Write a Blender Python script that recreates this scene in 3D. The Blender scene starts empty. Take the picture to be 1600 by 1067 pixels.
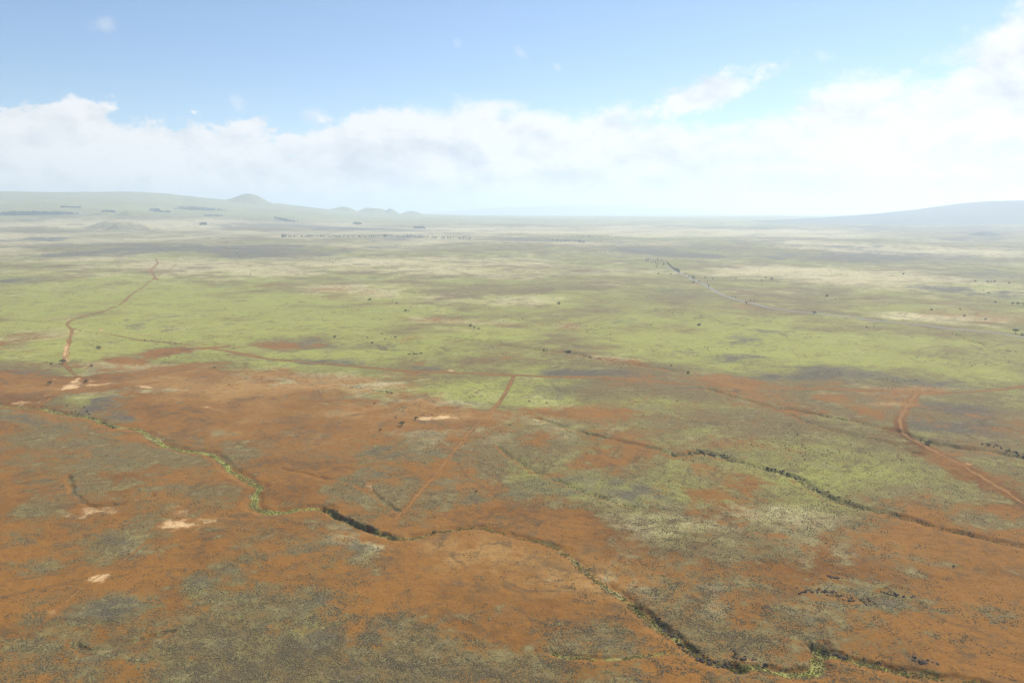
import bpy, math, random
import numpy as np
from mathutils import Vector

R = math.radians
rng = np.random.default_rng(7)
random.seed(7)
sc = bpy.context.scene
col = sc.collection

# ------------------------------------------------------------------ camera, sky, sun, exposure
CAM_H = 220.0            # a helicopter about 220 m above the plain
LENS, PITCH = 28.0, 9.3
FPX = 1600 * LENS / 36.0
SUN_AZ, SUN_EL = 42.0, 50.0          # ahead and to the right (shadows fall toward us and to the left)
SUN_STRENGTH, SKY_STRENGTH = 5.0, 0.082
EXPOSURE = 0.70

cam_d = bpy.data.cameras.new('camera')
cam_d.lens = LENS; cam_d.sensor_width = 36.0; cam_d.clip_start = 1.0; cam_d.clip_end = 250000.0
cam = bpy.data.objects.new('camera', cam_d); col.objects.link(cam)
cam.location = (0, 0, CAM_H); cam.rotation_euler = (R(90 - PITCH), 0, 0)
sc.camera = cam
sc.view_settings.view_transform = 'Standard'; sc.view_settings.look = 'None'
sc.view_settings.gamma = 1.0; sc.view_settings.use_curve_mapping = False
sc.view_settings.exposure = EXPOSURE
sc.cycles.volume_bounces = 1
sc.cycles.max_bounces = 6
sc.cycles.use_denoising = True; sc.cycles.denoising_prefilter = 'NONE'

def ray(px, py):
    """direction of sight through a point of the 1600 x 1067 photograph"""
    u = (px - 800.0) / FPX; v = (533.5 - py) / FPX
    p = R(PITCH)
    return np.array([u, math.cos(p) + v * math.sin(p), -math.sin(p) + v * math.cos(p)])

def azel(px, py):
    d = ray(px, py)
    return math.atan2(d[0], d[1]), math.atan2(d[2], math.hypot(d[0], d[1]))

sun_dir = Vector((math.sin(R(SUN_AZ)) * math.cos(R(SUN_EL)), math.cos(R(SUN_AZ)) * math.cos(R(SUN_EL)), math.sin(R(SUN_EL))))
sun_l = bpy.data.lights.new('sun', 'SUN'); sun_l.energy = SUN_STRENGTH; sun_l.angle = R(0.53); sun_l.color = (1.0, 0.955, 0.88)
sun = bpy.data.objects.new('sun', sun_l); col.objects.link(sun)
sun.rotation_euler = sun_dir.to_track_quat('Z', 'Y').to_euler(); sun.location = (0, 0, 900)

class NT:
    """small helper to wire shader nodes"""
    def __init__(s, tree): s.t = tree; s.n = tree.nodes; s.l = tree.links
    def new(s, typ, **kw):
        n = s.n.new(typ)
        for k, v in kw.items(): setattr(n, k, v)
        return n
    def put(s, sock, v):
        if isinstance(v, bpy.types.NodeSocket): s.l.new(v, sock)
        elif v is not None: sock.default_value = v
    def math(s, op, a, b=None, c=None, clamp=False):
        n = s.new('ShaderNodeMath', operation=op, use_clamp=clamp)
        for i, v in enumerate((a, b, c)): s.put(n.inputs[i], v)
        return n.outputs[0]
    def smooth(s, v, lo, hi, a=0.0, b=1.0):
        n = s.new('ShaderNodeMapRange', interpolation_type='SMOOTHSTEP')
        for i, x in enumerate((v, lo, hi, a, b)): s.put(n.inputs[i], x)
        return n.outputs[0]
    def mix(s, f, a, b):
        n = s.new('ShaderNodeMix', data_type='RGBA')
        s.put(n.inputs[0], f)
        s.put(n.inputs[6], a if not isinstance(a, tuple) else (*a, 1)); s.put(n.inputs[7], b if not isinstance(b, tuple) else (*b, 1))
        return n.outputs[2]
    def noise(s, vec, scale, detail=4, rough=0.55, dist=0.0, lac=2.0):
        n = s.new('ShaderNodeTexNoise'); s.put(n.inputs['Vector'], vec)
        for k, v in (('Scale', scale), ('Detail', detail), ('Roughness', rough), ('Distortion', dist), ('Lacunarity', lac)): s.put(n.inputs[k], v)
        return n.outputs['Fac']
    def comb(s, x, y, z):
        n = s.new('ShaderNodeCombineXYZ')
        for i, v in enumerate((x, y, z)): s.put(n.inputs[i], v)
        return n.outputs[0]

world = bpy.data.worlds.new('World'); sc.world = world; world.use_nodes = True
W = NT(world.node_tree); W.n.clear()
wout = W.new('ShaderNodeOutputWorld')
sky = W.new('ShaderNodeTexSky', sky_type='NISHITA', sun_disc=False)
sky.sun_elevation = R(SUN_EL); sky.sun_rotation = R(SUN_AZ); sky.altitude = 900.0
sky.air_density = 1.0; sky.dust_density = 0.3; sky.ozone_density = 3.0
bg_sky = W.new('ShaderNodeBackground'); W.put(bg_sky.inputs[0], sky.outputs[0]); bg_sky.inputs[1].default_value = SKY_STRENGTH
# cumulus bank along the horizon: its upper edge wanders with the bearing, billows come from noise over bearing and height
tc = W.new('ShaderNodeTexCoord'); sep = W.new('ShaderNodeSeparateXYZ'); W.l.new(tc.outputs['Generated'], sep.inputs[0])
AZ = W.math('ARCTAN2', sep.outputs[0], sep.outputs[1])
EL = W.math('ARCSINE', sep.outputs[2])
EDGE = [(-500, 150), (-300, 165), (-150, 150), (0, 160), (60, 158), (110, 162), (165, 172), (225, 178), (265, 192), (305, 200), (340, 212), (380, 212),
        (420, 206), (460, 216), (500, 200), (540, 186), (580, 168), (640, 156), (690, 170), (740, 156), (790, 170), (850, 176), (900, 166),
        (955, 160), (1000, 166), (1050, 182), (1100, 200), (1150, 208), (1200, 186), (1255, 164), (1300, 154), (1350, 142), (1400, 136),
        (1450, 112), (1500, 78), (1550, 46), (1600, 14), (1660, 5), (1760, 50), (1900, 120), (2100, 150)]
fc = W.new('ShaderNodeFloatCurve'); cv = fc.mapping.curves[0]
fc.mapping.use_clip = False
A0, A1, EMAX = R(-60), R(60), R(22)
pts = []
for x, y in EDGE:
    a, e = azel(x, y); pts.append(((a - A0) / (A1 - A0), e / EMAX))
pts = [(0.0, 0.40)] + [p for p in pts if 0.02 < p[0] < 0.98] + [(1.0, 0.40)]
while len(cv.points) < len(pts): cv.points.new(0.5, 0.5)
for p, (x, y) in zip(cv.points, pts): p.location = (x, y); p.handle_type = 'AUTO'
fc.mapping.update()
fc.inputs[0].default_value = 1.0
azn = W.math('DIVIDE', W.math('SUBTRACT', AZ, A0), A1 - A0, clamp=True)
W.put(fc.inputs[1], azn)
E = W.math('MULTIPLY', fc.outputs[0], EMAX)
cvec = W.comb(AZ, W.math('MULTIPLY', EL, 1.5), 0.37)
nb = W.noise(cvec, 9.0, 8, 0.56, 0.25)
nf = W.noise(cvec, 34.0, 6, 0.62, 0.4)
h = W.math('SUBTRACT', E, EL)                       # height of the edge above the line of sight
wob = W.math('ADD', W.math('MULTIPLY', W.math('SUBTRACT', nb, 0.5), 0.13), W.math('MULTIPLY', W.math('SUBTRACT', nf, 0.5), 0.045))
d0 = W.math('ADD', h, wob)
soft = W.smooth(AZ, R(-16), R(-4), 0.007, 0.020)     # crisper heads to the left, veiled ones to the right
dens = W.smooth(W.math('DIVIDE', d0, soft), -0.55, 1.0)
# a long finger of cloud, and a few shreds
def streak(x0, y0, x1, y1, wid, amount, lo=0.25, hi=1.0):
    a0, e0 = azel(x0, y0); a1, e1 = azel(x1, y1)
    L = math.hypot(a1 - a0, e1 - e0); ux, uy = (a1 - a0) / L, (e1 - e0) / L
    dx = W.math('SUBTRACT', AZ, (a0 + a1) / 2); dy = W.math('SUBTRACT', EL, (e0 + e1) / 2)
    t = W.math('ADD', W.math('MULTIPLY', dx, ux), W.math('MULTIPLY', dy, uy))
    n = W.math('SUBTRACT', W.math('MULTIPLY', dy, ux), W.math('MULTIPLY', dx, uy))
    q = W.math('SQRT', W.math('ADD', W.math('POWER', W.math('DIVIDE', t, L / 2), 2.0), W.math('POWER', W.math('DIVIDE', n, wid / FPX), 2.0)))
    v = W.math('ADD', W.math('SUBTRACT', 1.0, q), W.math('ADD', W.math('MULTIPLY', W.math('SUBTRACT', nf, 0.5), 2.2), W.math('MULTIPLY', W.math('SUBTRACT', nb, 0.5), 1.2)))
    return W.math('MULTIPLY', W.smooth(v, lo - 0.25, hi), amount)
for s in [(985, 190, 1205, 112, 24, 0.95, 0.05, 0.5), (1440, 125, 1600, 45, 42, 0.75), (130, 28, 195, 50, 16, 0.35), (795, 74, 832, 92, 12, 0.3),
          (360, 150, 385, 178, 14, 0.35), (466, 182, 520, 190, 12, 0.4), (705, 62, 725, 78, 9, 0.35), (862, 100, 880, 110, 8, 0.4), (1270, 85, 1300, 92, 9, 0.3)]:
    dens = W.math('MAXIMUM', dens, streak(*s))
# lit heads and greyer flanks and bases (the cloud's own light in the sky)
nl = W.noise(W.comb(AZ, W.math('MULTIPLY', EL, 2.6), 3.1), 7.0, 7, 0.55, 0.35)
n_up = W.noise(W.comb(W.math('ADD', AZ, 0.010), W.math('ADD', W.math('MULTIPLY', EL, 1.5), 0.022), 0.37), 9.0, 5, 0.56, 0.25)
edge_lit = W.math('MULTIPLY', W.math('SUBTRACT', nb, n_up), 4.6)
deep = W.smooth(d0, 0.0, 0.075)
lit = W.math('ADD', W.math('SUBTRACT', 1.0, W.math('MULTIPLY', deep, W.smooth(nl, 0.36, 0.66, 0.0, W.smooth(EL, 0.0, R(4), 0.35, 0.75)))), edge_lit)
ccol = W.mix(W.math('MINIMUM', W.math('MAXIMUM', lit, 0.0), 1.0), (0.66, 0.70, 0.76), (0.95, 0.955, 0.96))
bg_cloud = W.new('ShaderNodeBackground'); W.put(bg_cloud.inputs[0], ccol); bg_cloud.inputs[1].default_value = 0.62
mixw = W.new('ShaderNodeMixShader'); W.put(mixw.inputs[0], W.math('MULTIPLY', dens, 0.97)); W.l.new(bg_sky.outputs[0], mixw.inputs[1]); W.l.new(bg_cloud.outputs[0], mixw.inputs[2])
W.l.new(mixw.outputs[0], wout.inputs[0])

# ------------------------------------------------------------------ noise and terrain height
def _hash(ix, iy, seed):
    h = (ix.astype(np.int64) * 374761393 + iy.astype(np.int64) * 668265263 + seed * 1442695041) & 0xFFFFFFFF
    h = ((h ^ (h >> 13)) * 1274126177) & 0xFFFFFFFF
    return ((h ^ (h >> 16)) & 0xFFFF) / 65535.0
def vnoise(x, y, lam, seed):
    x = x / lam; y = y / lam
    ix = np.floor(x); iy = np.floor(y); fx = x - ix; fy = y - iy
    fx = fx * fx * fx * (fx * (fx * 6 - 15) + 10); fy = fy * fy * fy * (fy * (fy * 6 - 15) + 10)
    a = _hash(ix, iy, seed); b = _hash(ix + 1, iy, seed); c = _hash(ix, iy + 1, seed); d = _hash(ix + 1, iy + 1, seed)
    return (a + (b - a) * fx) * (1 - fy) + (c + (d - c) * fx) * fy - 0.5
def fbm(x, y, lam, seed, octv=4, gain=0.55):
    s = 0.0; a = 1.0; tot = 0.0
    for k in range(octv):
        c, sn = math.cos(0.7 * k + 0.3), math.sin(0.7 * k + 0.3)
        s = s + a * vnoise(x * c - y * sn, x * sn + y * c, lam / 2 ** k, seed + 17 * k); tot += a; a *= gain
    return s / tot * 1.6
def sstep(v, lo, hi):
    t = np.clip((v - lo) / (hi - lo), 0, 1); return t * t * (3 - 2 * t)

def az_of(px): return math.atan2((px - 800.0) / FPX, 1.0)
# skyline of the upland on the left, as the height of the land 15 km out against bearing
UP = [(-600, 318), (-300, 306), (-120, 299), (0, 298), (100, 299), (200, 300), (260, 303), (300, 307), (345, 312), (390, 316.5), (440, 319), (480, 324), (520, 329), (560, 332.5), (650, 336.5), (740, 338.5), (900, 340), (2600, 341)]
UPA = np.array([-3.2, -1.3] + [azel(p, 320)[0] for p, _ in UP]); UPZ = np.array([95., 95.] + [CAM_H + math.tan(azel(p, y)[1]) * 15000 for p, y in UP])
def base_h(x, y):
    x = np.asarray(x, float); y = np.asarray(y, float)
    r = np.hypot(x, y); a = np.arctan2(x, y)
    top = np.interp(a, UPA, UPZ)
    z = 95.0 * sstep(r, 900, 14500)
    t = np.clip((r - 4500) / 10500, 0, 1)
    z = z + (top - 95.0) * t ** 1.9
    return z - np.clip(r - 16000, 0, None) * 0.0018

def at(px, py):
    """the point of the plain seen at a pixel of the photograph"""
    d = ray(px, py); lo = 200.0; prev = None
    rr = np.geomspace(250, 58000, 900) / math.hypot(d[0], d[1])
    zz = CAM_H + rr * d[2] - base_h(rr * d[0], rr * d[1])
    k = np.argmax(zz < 0) if (zz < 0).any() else len(rr) - 1
    if k > 0 and zz[k] < 0:
        f = zz[k - 1] / (zz[k - 1] - zz[k]); t = rr[k - 1] + f * (rr[k] - rr[k - 1])
    else: t = rr[k]
    return np.array([t * d[0], t * d[1]])

def spline(pxs, step=None):
    """a smooth world polyline through traced points"""
    P = [at(*p) for p in pxs]; P = [2 * P[0] - P[1]] + P + [2 * P[-1] - P[-2]]
    out = []
    for i in range(1, len(P) - 2):
        p0, p1, p2, p3 = P[i - 1], P[i], P[i + 1], P[i + 2]
        L = np.hypot(*(p2 - p1)); st = step or max(1.5, 0.003 * np.hypot(*p1)); n = max(2, int(L / st))
        for t in np.arange(n) / n:
            out.append(0.5 * (2 * p1 + (p2 - p0) * t + (2 * p0 - 5 * p1 + 4 * p2 - p3) * t * t + (3 * p1 - p0 - 3 * p2 + p3) * t ** 3))
    out.append(P[-2]); return np.array(out)

def dist_line(X, Y, L, reach, every=1):
    """distance to a polyline and signed side, only within reach"""
    D = np.full(X.shape, 1e9); S = np.zeros(X.shape)
    idx = np.where((X > L[:, 0].min() - reach) & (X < L[:, 0].max() + reach) & (Y > L[:, 1].min() - reach) & (Y < L[:, 1].max() + reach))[0]
    if len(idx) == 0: return D, S
    x = X[idx]; y = Y[idx]
    best = np.full(len(idx), 1e9); side = np.zeros(len(idx))
    P = L[::every] if every > 1 else L
    for a, b in zip(P[:-1], P[1:]):
        m = np.where((x > min(a[0], b[0]) - reach) & (x < max(a[0], b[0]) + reach) & (y > min(a[1], b[1]) - reach) & (y < max(a[1], b[1]) + reach))[0]
        if len(m) == 0: continue
        v = b - a; l2 = max(v @ v, 1e-9); dx = x[m] - a[0]; dy = y[m] - a[1]
        t = np.clip((dx * v[0] + dy * v[1]) / l2, 0, 1)
        d = np.hypot(dx - t * v[0], dy - t * v[1]); s = np.sign(v[0] * dy - v[1] * dx)
        k = d < best[m]; best[m[k]] = d[k]; side[m[k]] = s[k]
    D[idx] = best; S[idx] = side
    return D, S

# watercourses: traced line, half width m, depth m, far bank steepness, lushness of its bed
CREEKS = [
    ([(-60, 630), (0, 632), (50, 634), (100, 643), (140, 650), (180, 663), (215, 668), (250, 690), (300, 705), (335, 712), (360, 735), (390, 750), (405, 763), (396, 783), (402, 797), (440, 801), (480, 797), (508, 797)], 5.0, 1.6, 1.0, 1.0),
    ([(508, 797), (530, 808), (560, 821), (590, 831), (612, 838)], 3.2, 3.6, 2.4, 0.9),
    ([(612, 838), (630, 840), (655, 834), (690, 826), (740, 823), (790, 830), (850, 845), (880, 860), (905, 885), (930, 905), (960, 925), (990, 945)], 3.4, 1.3, 1.1, 0.9),
    ([(990, 945), (1010, 965), (1040, 985), (1065, 1006), (1082, 1022), (1110, 1034), (1150, 1040)], 4.2, 2.6, 2.0, 0.8),
    ([(1150, 1040), (1190, 1042), (1240, 1049), (1280, 1046), (1284, 1030), (1281, 1010)], 4.0, 2.0, 1.4, 1.0),
    ([(1281, 1010), (1300, 1018), (1340, 1031), (1400, 1044), (1460, 1055), (1510, 1064), (1560, 1080)], 3.4, 1.7, 1.6, 0.8),
    ([(860, 1018), (890, 1024), (925, 1027), (960, 1025), (1000, 1020), (1050, 1018), (1082, 1022)], 2.4, 0.9, 1.0, 0.7),
    ([(845, 654), (880, 668), (920, 678), (960, 687), (1010, 698), (1050, 712)], 3.0, 1.8, 1.5, 0.1),
    ([(1050, 712), (1100, 708), (1130, 715), (1180, 728), (1240, 745), (1270, 765), (1310, 785), (1370, 800), (1450, 820), (1520, 838), (1600, 855), (1660, 868)], 4.5, 1.9, 1.8, 0.35),
    ([(700, 530), (760, 537), (800, 543), (850, 549), (890, 552), (920, 560), (960, 569), (1000, 573), (1050, 580)], 5.0, 2.4, 1.8, 0.3),
    ([(1110, 608), (1150, 622), (1200, 634), (1260, 645), (1340, 661), (1380, 672)], 4.0, 1.9, 1.8, 0.3),
    ([(1400, 675), (1450, 692), (1500, 700), (1560, 709), (1640, 722)], 5.0, 2.6, 2.0, 0.2),
    ([(780, 700), (810, 722), (850, 745), (900, 765), (960, 785), (1040, 800)], 2.6, 0.9, 1.2, 0.3),
    ([(440, 730), (500, 745), (560, 757), (580, 772), (600, 788), (618, 797)], 2.2, 1.0, 1.6, 0.2),
    ([(1480, 520), (1520, 532), (1560, 545), (1640, 556)], 6.0, 2.2, 1.8, 0.2),
    ([(1240, 650), (1300, 676), (1380, 690), (1440, 712)], 2.6, 1.0, 1.2, 0.3),
    ([(110, 745), (130, 785), (165, 790), (205, 785), (235, 775)], 2.2, 1.4, 2.2, 0.0),
    ([(110, 1010), (140, 1018), (175, 1012), (215, 1000), (262, 985)], 2.2, 1.2, 1.8, 0.1),
]
CREEKS = [(spline(p), w, d, s, l) for p, w, d, s, l in CREEKS]

# dirt tracks: traced line, width m
TRACKS = {
    'main': ([(325, 542), (345, 546), (400, 556), (450, 561), (520, 568), (600, 576), (700, 582), (800, 587), (900, 590), (1000, 595), (1060, 600), (1150, 605), (1250, 608), (1330, 611), (1400, 612), (1450, 615), (1540, 610), (1600, 603), (1680, 592)], 6.0),
    'cross': ([(803, 588), (785, 620), (765, 645), (735, 672), (715, 700), (690, 730), (660, 765), (640, 790), (618, 812)], 2.9),
    'east': ([(1432, 616), (1416, 640), (1406, 660), (1416, 682), (1450, 702), (1500, 728), (1550, 757), (1600, 790), (1650, 825)], 6.5),
    'north': ([(276, 412), (262, 424), (240, 436), (205, 460), (186, 475), (150, 490), (107, 502), (112, 516), (108, 535), (103, 555), (100, 567), (112, 580), (121, 588)], 2.8),
    'faint': ([(112, 514), (170, 520), (230, 530), (290, 536), (325, 542)], 2.6),
    'rill': ([(60, 980), (80, 960), (120, 925), (155, 900), (200, 870), (225, 850)], 1.8),
    'fork': ([(245, 437), (236, 424), (246, 412), (243, 404)], 5.0),
    'left': ([(20, 646), (60, 632), (85, 616), (97, 603)], 4.0),
}
TRACKS = {k: (spline(p), w) for k, (p, w) in TRACKS.items()}
ROAD = spline([(1041, 412), (1052, 418), (1064, 425), (1084, 435.5), (1107, 448), (1122, 456), (1142, 463.5), (1165, 471), (1210, 480), (1300, 492), (1420, 507), (1600, 528), (1700, 540)])

def height(x, y):
    z = base_h(x, y); r = np.hypot(x, y)
    z = z + fbm(x, y, 1400, 3, 2) * 22 * sstep(r, 1200, 5000)
    z = z + fbm(x, y, 420, 11, 3) * 7.5 * (0.35 + 0.65 * sstep(r, 500, 1500))
    z = z + fbm(x, y, 95, 23, 2) * (1.7 + 1.6 * sstep(r, 700, 1300)) * (1 - sstep(r, 3000, 5500))
    z = z + fbm(x, y, 26, 31, 3) * 0.85 * (1 - sstep(r, 1200, 2300))
    z = z + fbm(x, y, 5, 37, 2) * 0.34 * (1 - sstep(r, 600, 1100))
    wx = fbm(x, y, 30, 41, 3) * 5.0; wy = fbm(x, y, 30, 43, 3) * 5.0
    X = x + wx + fbm(x, y, 7, 45, 2) * 2.4; Y = y + wy + fbm(x, y, 7, 47, 2) * 2.4
    for L, w, dep, steep, lush in CREEKS:
        D, S = dist_line(X, Y, L, 60)
        # the far bank (left of travel = away from us) is cut steep, the near one shelves
        k = D < 60
        if not k.any(): continue
        d = D[k]; s = S[k]
        far = s > 0
        ww = np.where(far, w / steep * 1.3, w * 1.5)
        z[k] -= dep * (1 - sstep(d, ww * 0.45, ww * 1.45)) * np.clip(.85 + .55 * fbm(x[k], y[k], 45, 51, 2) + .8 * fbm(x[k], y[k], 13, 53, 2), .3, 1.4)
    return z

# ------------------------------------------------------------------ what grows where (world-space control fields)
def ell(X, Y, cx, cy, rx, ry, rot=0.0, f=0.75, nz=None):
    """soft patch: an ellipse traced around a patch of ground, with a ragged edge"""
    c = at(cx, cy); ca, sa = math.cos(R(rot)), math.sin(R(rot))
    ex = (at(cx + rx * ca, cy + rx * sa) - at(cx - rx * ca, cy - rx * sa)) / 2
    ey = (at(cx - ry * sa, cy + ry * ca) - at(cx + ry * sa, cy - ry * ca)) / 2
    reach = 2.6 * (np.abs(ex) + np.abs(ey))
    out = np.zeros(X.shape)
    i = np.where((np.abs(X - c[0]) < reach[0]) & (np.abs(Y - c[1]) < reach[1]))[0]
    if len(i) == 0: return out
    M = np.linalg.inv(np.array([ex, ey]).T)
    dx = X[i] - c[0]; dy = Y[i] - c[1]
    u = M[0, 0] * dx + M[0, 1] * dy; v = M[1, 0] * dx + M[1, 1] * dy
    q = np.sqrt(u * u + v * v) + (nz[i] * 1.0 if nz is not None else 0)
    out[i] = 1 - sstep(q, 1 - f, 1 + f); return out
def poly(X, Y, pxs, feather, nz):
    P = np.array([at(*p) for p in pxs]); out = np.zeros(X.shape)
    lo = P.min(0) - 2 * feather; hi = P.max(0) + 2 * feather
    i = np.where((X > lo[0]) & (X < hi[0]) & (Y > lo[1]) & (Y < hi[1]))[0]
    if len(i) == 0: return out
    x = X[i]; y = Y[i]; inside = np.zeros(len(i), bool); best = np.full(len(i), 1e9)
    for a, b in zip(P, np.roll(P, -1, 0)):
        v = b - a; t = np.clip(((x - a[0]) * v[0] + (y - a[1]) * v[1]) / max(v @ v, 1e-9), 0, 1)
        best = np.minimum(best, np.hypot(x - a[0] - t * v[0], y - a[1] - t * v[1]))
        c = (a[1] > y) != (b[1] > y)
        with np.errstate(divide='ignore', invalid='ignore'):
            xi = a[0] + (y - a[1]) * v[0] / (v[1] if abs(v[1]) > 1e-9 else 1e-9)
        inside ^= c & (x < xi)
    sd = np.where(inside, best, -best) / feather - nz[i] * 1.3
    out[i] = sstep(sd, -1.0, 1.0); return out

# grey-green tussock patches on the red foreground: cx, cy, rx, ry, tilt, strength
TUSS = [(166, 957, 66, 19, -6, .9), (168, 850, 68, 22, 4, .95), (180, 762, 84, 17, 3, .85), (306, 765, 62, 11, 0, .7), (61, 804, 50, 13, -3, .9), (15, 842, 32, 15, 0, .8),
        (52, 890, 38, 13, 0, .75), (300, 922, 25, 34, 8, .9), (262, 872, 28, 9, 12, .7), (365, 884, 38, 13, 0, .7), (390, 862, 22, 14, 0, .7), (46, 957, 52, 17, -8, .7),
        (172, 1027, 58, 14, -22, .8), (138, 1008, 30, 9, 0, .7), (67, 1046, 30, 8, 0, .7), (9, 1004, 30, 9, 0, .6), (75, 672, 84, 24, 4, .95), (165, 642, 48, 15, 8, 1.0),
        (150, 716, 84, 14, -3, .7), (50, 717, 36, 13, 0, .85), (237, 700, 34, 11, 0, .7), (295, 722, 40, 11, -4, .8), (362, 702, 28, 9, 0, .7), (172, 624, 34, 8, 0, .6),
        (285, 628, 14, 5, 0, .8), (565, 606, 24, 7, 8, .9), (490, 618, 44, 7, -3, .9), (540, 635, 34, 11, -4, .75), (522, 656, 16, 7, 0, .5), (470, 690, 50, 9, 0, .3),
        (1330, 932, 105, 24, 10, .95), (1252, 985, 66, 30, 15, .75), (928, 985, 58, 26, 8, .8), (1105, 965, 92, 52, 18, .75), (1160, 1000, 70, 30, 5, .8), (870, 1052, 90, 20, 0, .75),
        (1310, 1042, 50, 22, 0, .6), (1010, 772, 66, 14, 6, .8), (1400, 855, 90, 16, 12, .45), (1500, 960, 90, 24, 8, .4), (1380, 820, 60, 10, 10, .4), (990, 900, 60, 16, 25, .4),
        (1080, 905, 70, 14, 10, .35), (420, 742, 60, 10, 0, .4), (700, 770, 50, 10, 0, .3), (830, 790, 60, 10, 0, .3), (1150, 860, 90, 14, 6, .2), (1240, 1062, 70, 12, 0, .4),
        (820, 905, 40, 12, 10, .25), (60, 1010, 60, 10, 0, .4), (1440, 1000, 70, 14, 8, .35), (1560, 900, 60, 16, 10, .3)]
TUSS_POLY = [([(196, 1090), (215, 1034), (257, 994), (267, 967), (306, 951), (355, 912), (400, 880), (440, 850), (470, 829), (530, 838), (615, 850), (584, 875), (596, 899), (565, 921), (599, 948), (670, 961), (685, 982), (737, 1013), (768, 1034), (768, 1090)], 12, .85),
             ([(725, 675), (662, 672), (600, 690), (555, 710), (545, 735), (480, 755), (520, 780), (560, 800), (600, 815), (625, 795), (650, 760), (690, 720)], 14, .85),
             ([(738, 680), (762, 690), (800, 728), (850, 745), (900, 755), (900, 778), (830, 775), (760, 785), (690, 795), (645, 800), (682, 740)], 14, .8)]
BARE = [(430, 893, 52, 16, -6, .55), (545, 985, 44, 9, -10, .5), (690, 655, 130, 14, 0, .9), (900, 645, 100, 11, 0, .95), (640, 622, 70, 12, 6, .9), (330, 600, 230, 18, 0, .9), (470, 655, 120, 26, 0, .7),
        (430, 585, 110, 10, 2, .9), (985, 702, 34, 14, 14, .9), (1130, 595, 80, 8, 3, .9), (1160, 612, 60, 10, 8, .7), (1430, 612, 60, 9, -3, .9), (1345, 640, 50, 8, 18, .8), (1395, 632, 46, 5, 0, .8),
        (1310, 622, 30, 5, 4, .7), (1230, 640, 80, 10, 6, .7), (1480, 720, 90, 16, 25, .85), (1130, 740, 60, 14, 12, .7), (1100, 775, 90, 14, 6, .6), (885, 510, 24, 6, 10, .95), (760, 503, 110, 6, 3, .75),
        (540, 455, 70, 5, 4, .6), (525, 446, 30, 4, 0, .6), (560, 470, 60, 4, 6, .45), (430, 446, 30, 3, 0, .5), (690, 497, 50, 6, 0, .7), (60, 525, 70, 10, -4, .85), (30, 545, 40, 10, 0, .6), (200, 570, 120, 7, 0, .8),
        (40, 605, 60, 14, -6, .7), (1390, 470, 60, 5, 3, .4), (1520, 490, 110, 12, 4, .7), (1480, 475, 60, 4, 0, .5), (1160, 477, 16, 4, 8, .7), (1090, 444, 14, 3, 6, .6), (1180, 455, 40, 4, 0, .4),
        (300, 545, 30, 5, 0, .5), (230, 522, 30, 4, 0, .6), (640, 532, 70, 4, -2, .5), (950, 566, 60, 5, 8, .7), (735, 518, 40, 5, 0, .6), (1000, 655, 60, 6, 0, .4), (1150, 690, 60, 7, 6, .4), (1220, 705, 60, 6, 6, .35),
        (1580, 655, 60, 6, 4, .5), (1470, 638, 26, 5, 0, .5), (520, 690, 60, 8, 0, .6), (790, 560, 40, 4, 0, .3), (360, 395, 40, 4, 0, .4), (95, 500, 40, 6, 0, .5)]
LUSH = [(300, 470, 260, 40, 0, .9), (620, 515, 240, 26, 2, .75), (200, 500, 200, 26, 0, .8), (450, 520, 200, 26, 0, .75), (1000, 520, 300, 30, 3, .55), (150, 440, 200, 22, 0, .55), (600, 470, 260, 22, 0, .6),
        (1340, 530, 200, 24, 6, .55), (730, 610, 90, 14, 2, .55), (850, 630, 60, 7, 0, .5), (1050, 635, 140, 12, 4, .45), (1320, 735, 160, 22, 12, .22), (1160, 560, 200, 18, 4, .5), (1500, 575, 150, 12, 4, .35),
        (80, 545, 80, 14, 0, .6), (240, 550, 100, 12, 0, .5), (1540, 452, 60, 6, 2, .5)]
SCRUB_AND_SHADE = [(120, 385, 150, 7, 0, .6), (400, 395, 130, 8, 2, .6), (1540, 372, 120, 10, 2, .45), (1480, 402, 190, 7, 3, .35), (1540, 428, 110, 12, 4, .45), (1560, 462, 90, 7, 5, .45), (1320, 402, 90, 6, 3, .5), (1420, 360, 150, 5, 1, .6),  # far-right bands paint cloud shade into the ground, mixed with real scrub
         (1230, 372, 90, 3, 1, .5), (1060, 396, 60, 3.5, 2, .6), (1090, 400, 40, 2.5, 2, .6), (990, 391, 40, 3, 0, .5), (660, 388, 70, 5, 0, .25), (470, 536, 60, 11, 2, .85), (560, 540, 60, 6, 0, .6), (520, 565, 80, 7, 3, .7),
         (670, 575, 60, 6, 3, .6), (900, 584, 70, 6, 2, .8), (1000, 586, 80, 8, 3, .6), (900, 612, 60, 9, 3, .5), (1120, 558, 90, 9, 5, .6), (1300, 580, 150, 10, 5, .75), (1240, 590, 120, 8, 2, .7), (1390, 588, 110, 8, 6, .7),
         (1500, 640, 90, 12, 4, .8), (1540, 675, 110, 14, 6, .8), (1450, 660, 60, 14, 4, .5), (940, 504, 60, 5, 2, .5), (1060, 455, 50, 4, 4, .55), (1080, 464, 40, 4, 4, .45), (1290, 516, 50, 5, 3, .55), (240, 505, 60, 7, 0, .4),
         (40, 440, 50, 4, -4, .7), (60, 372, 80, 5, 0, .5), (30, 582, 50, 9, 0, .8), (180, 625, 30, 8, 0, .6), (190, 640, 40, 9, 10, .6), (350, 555, 60, 6, 0, .4),
         (1180, 535, 50, 5, 3, .5), (1020, 640, 70, 8, 4, .4), (1180, 650, 60, 8, 5, .45), (1150, 710, 60, 7, 5, .3), (860, 378, 60, 2, 1, .5), (560, 357, 70, 1.6, 1, .7), (620, 360, 60, 1.4, 1, .5), (780, 374, 50, 2, 0, .5)]
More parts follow.
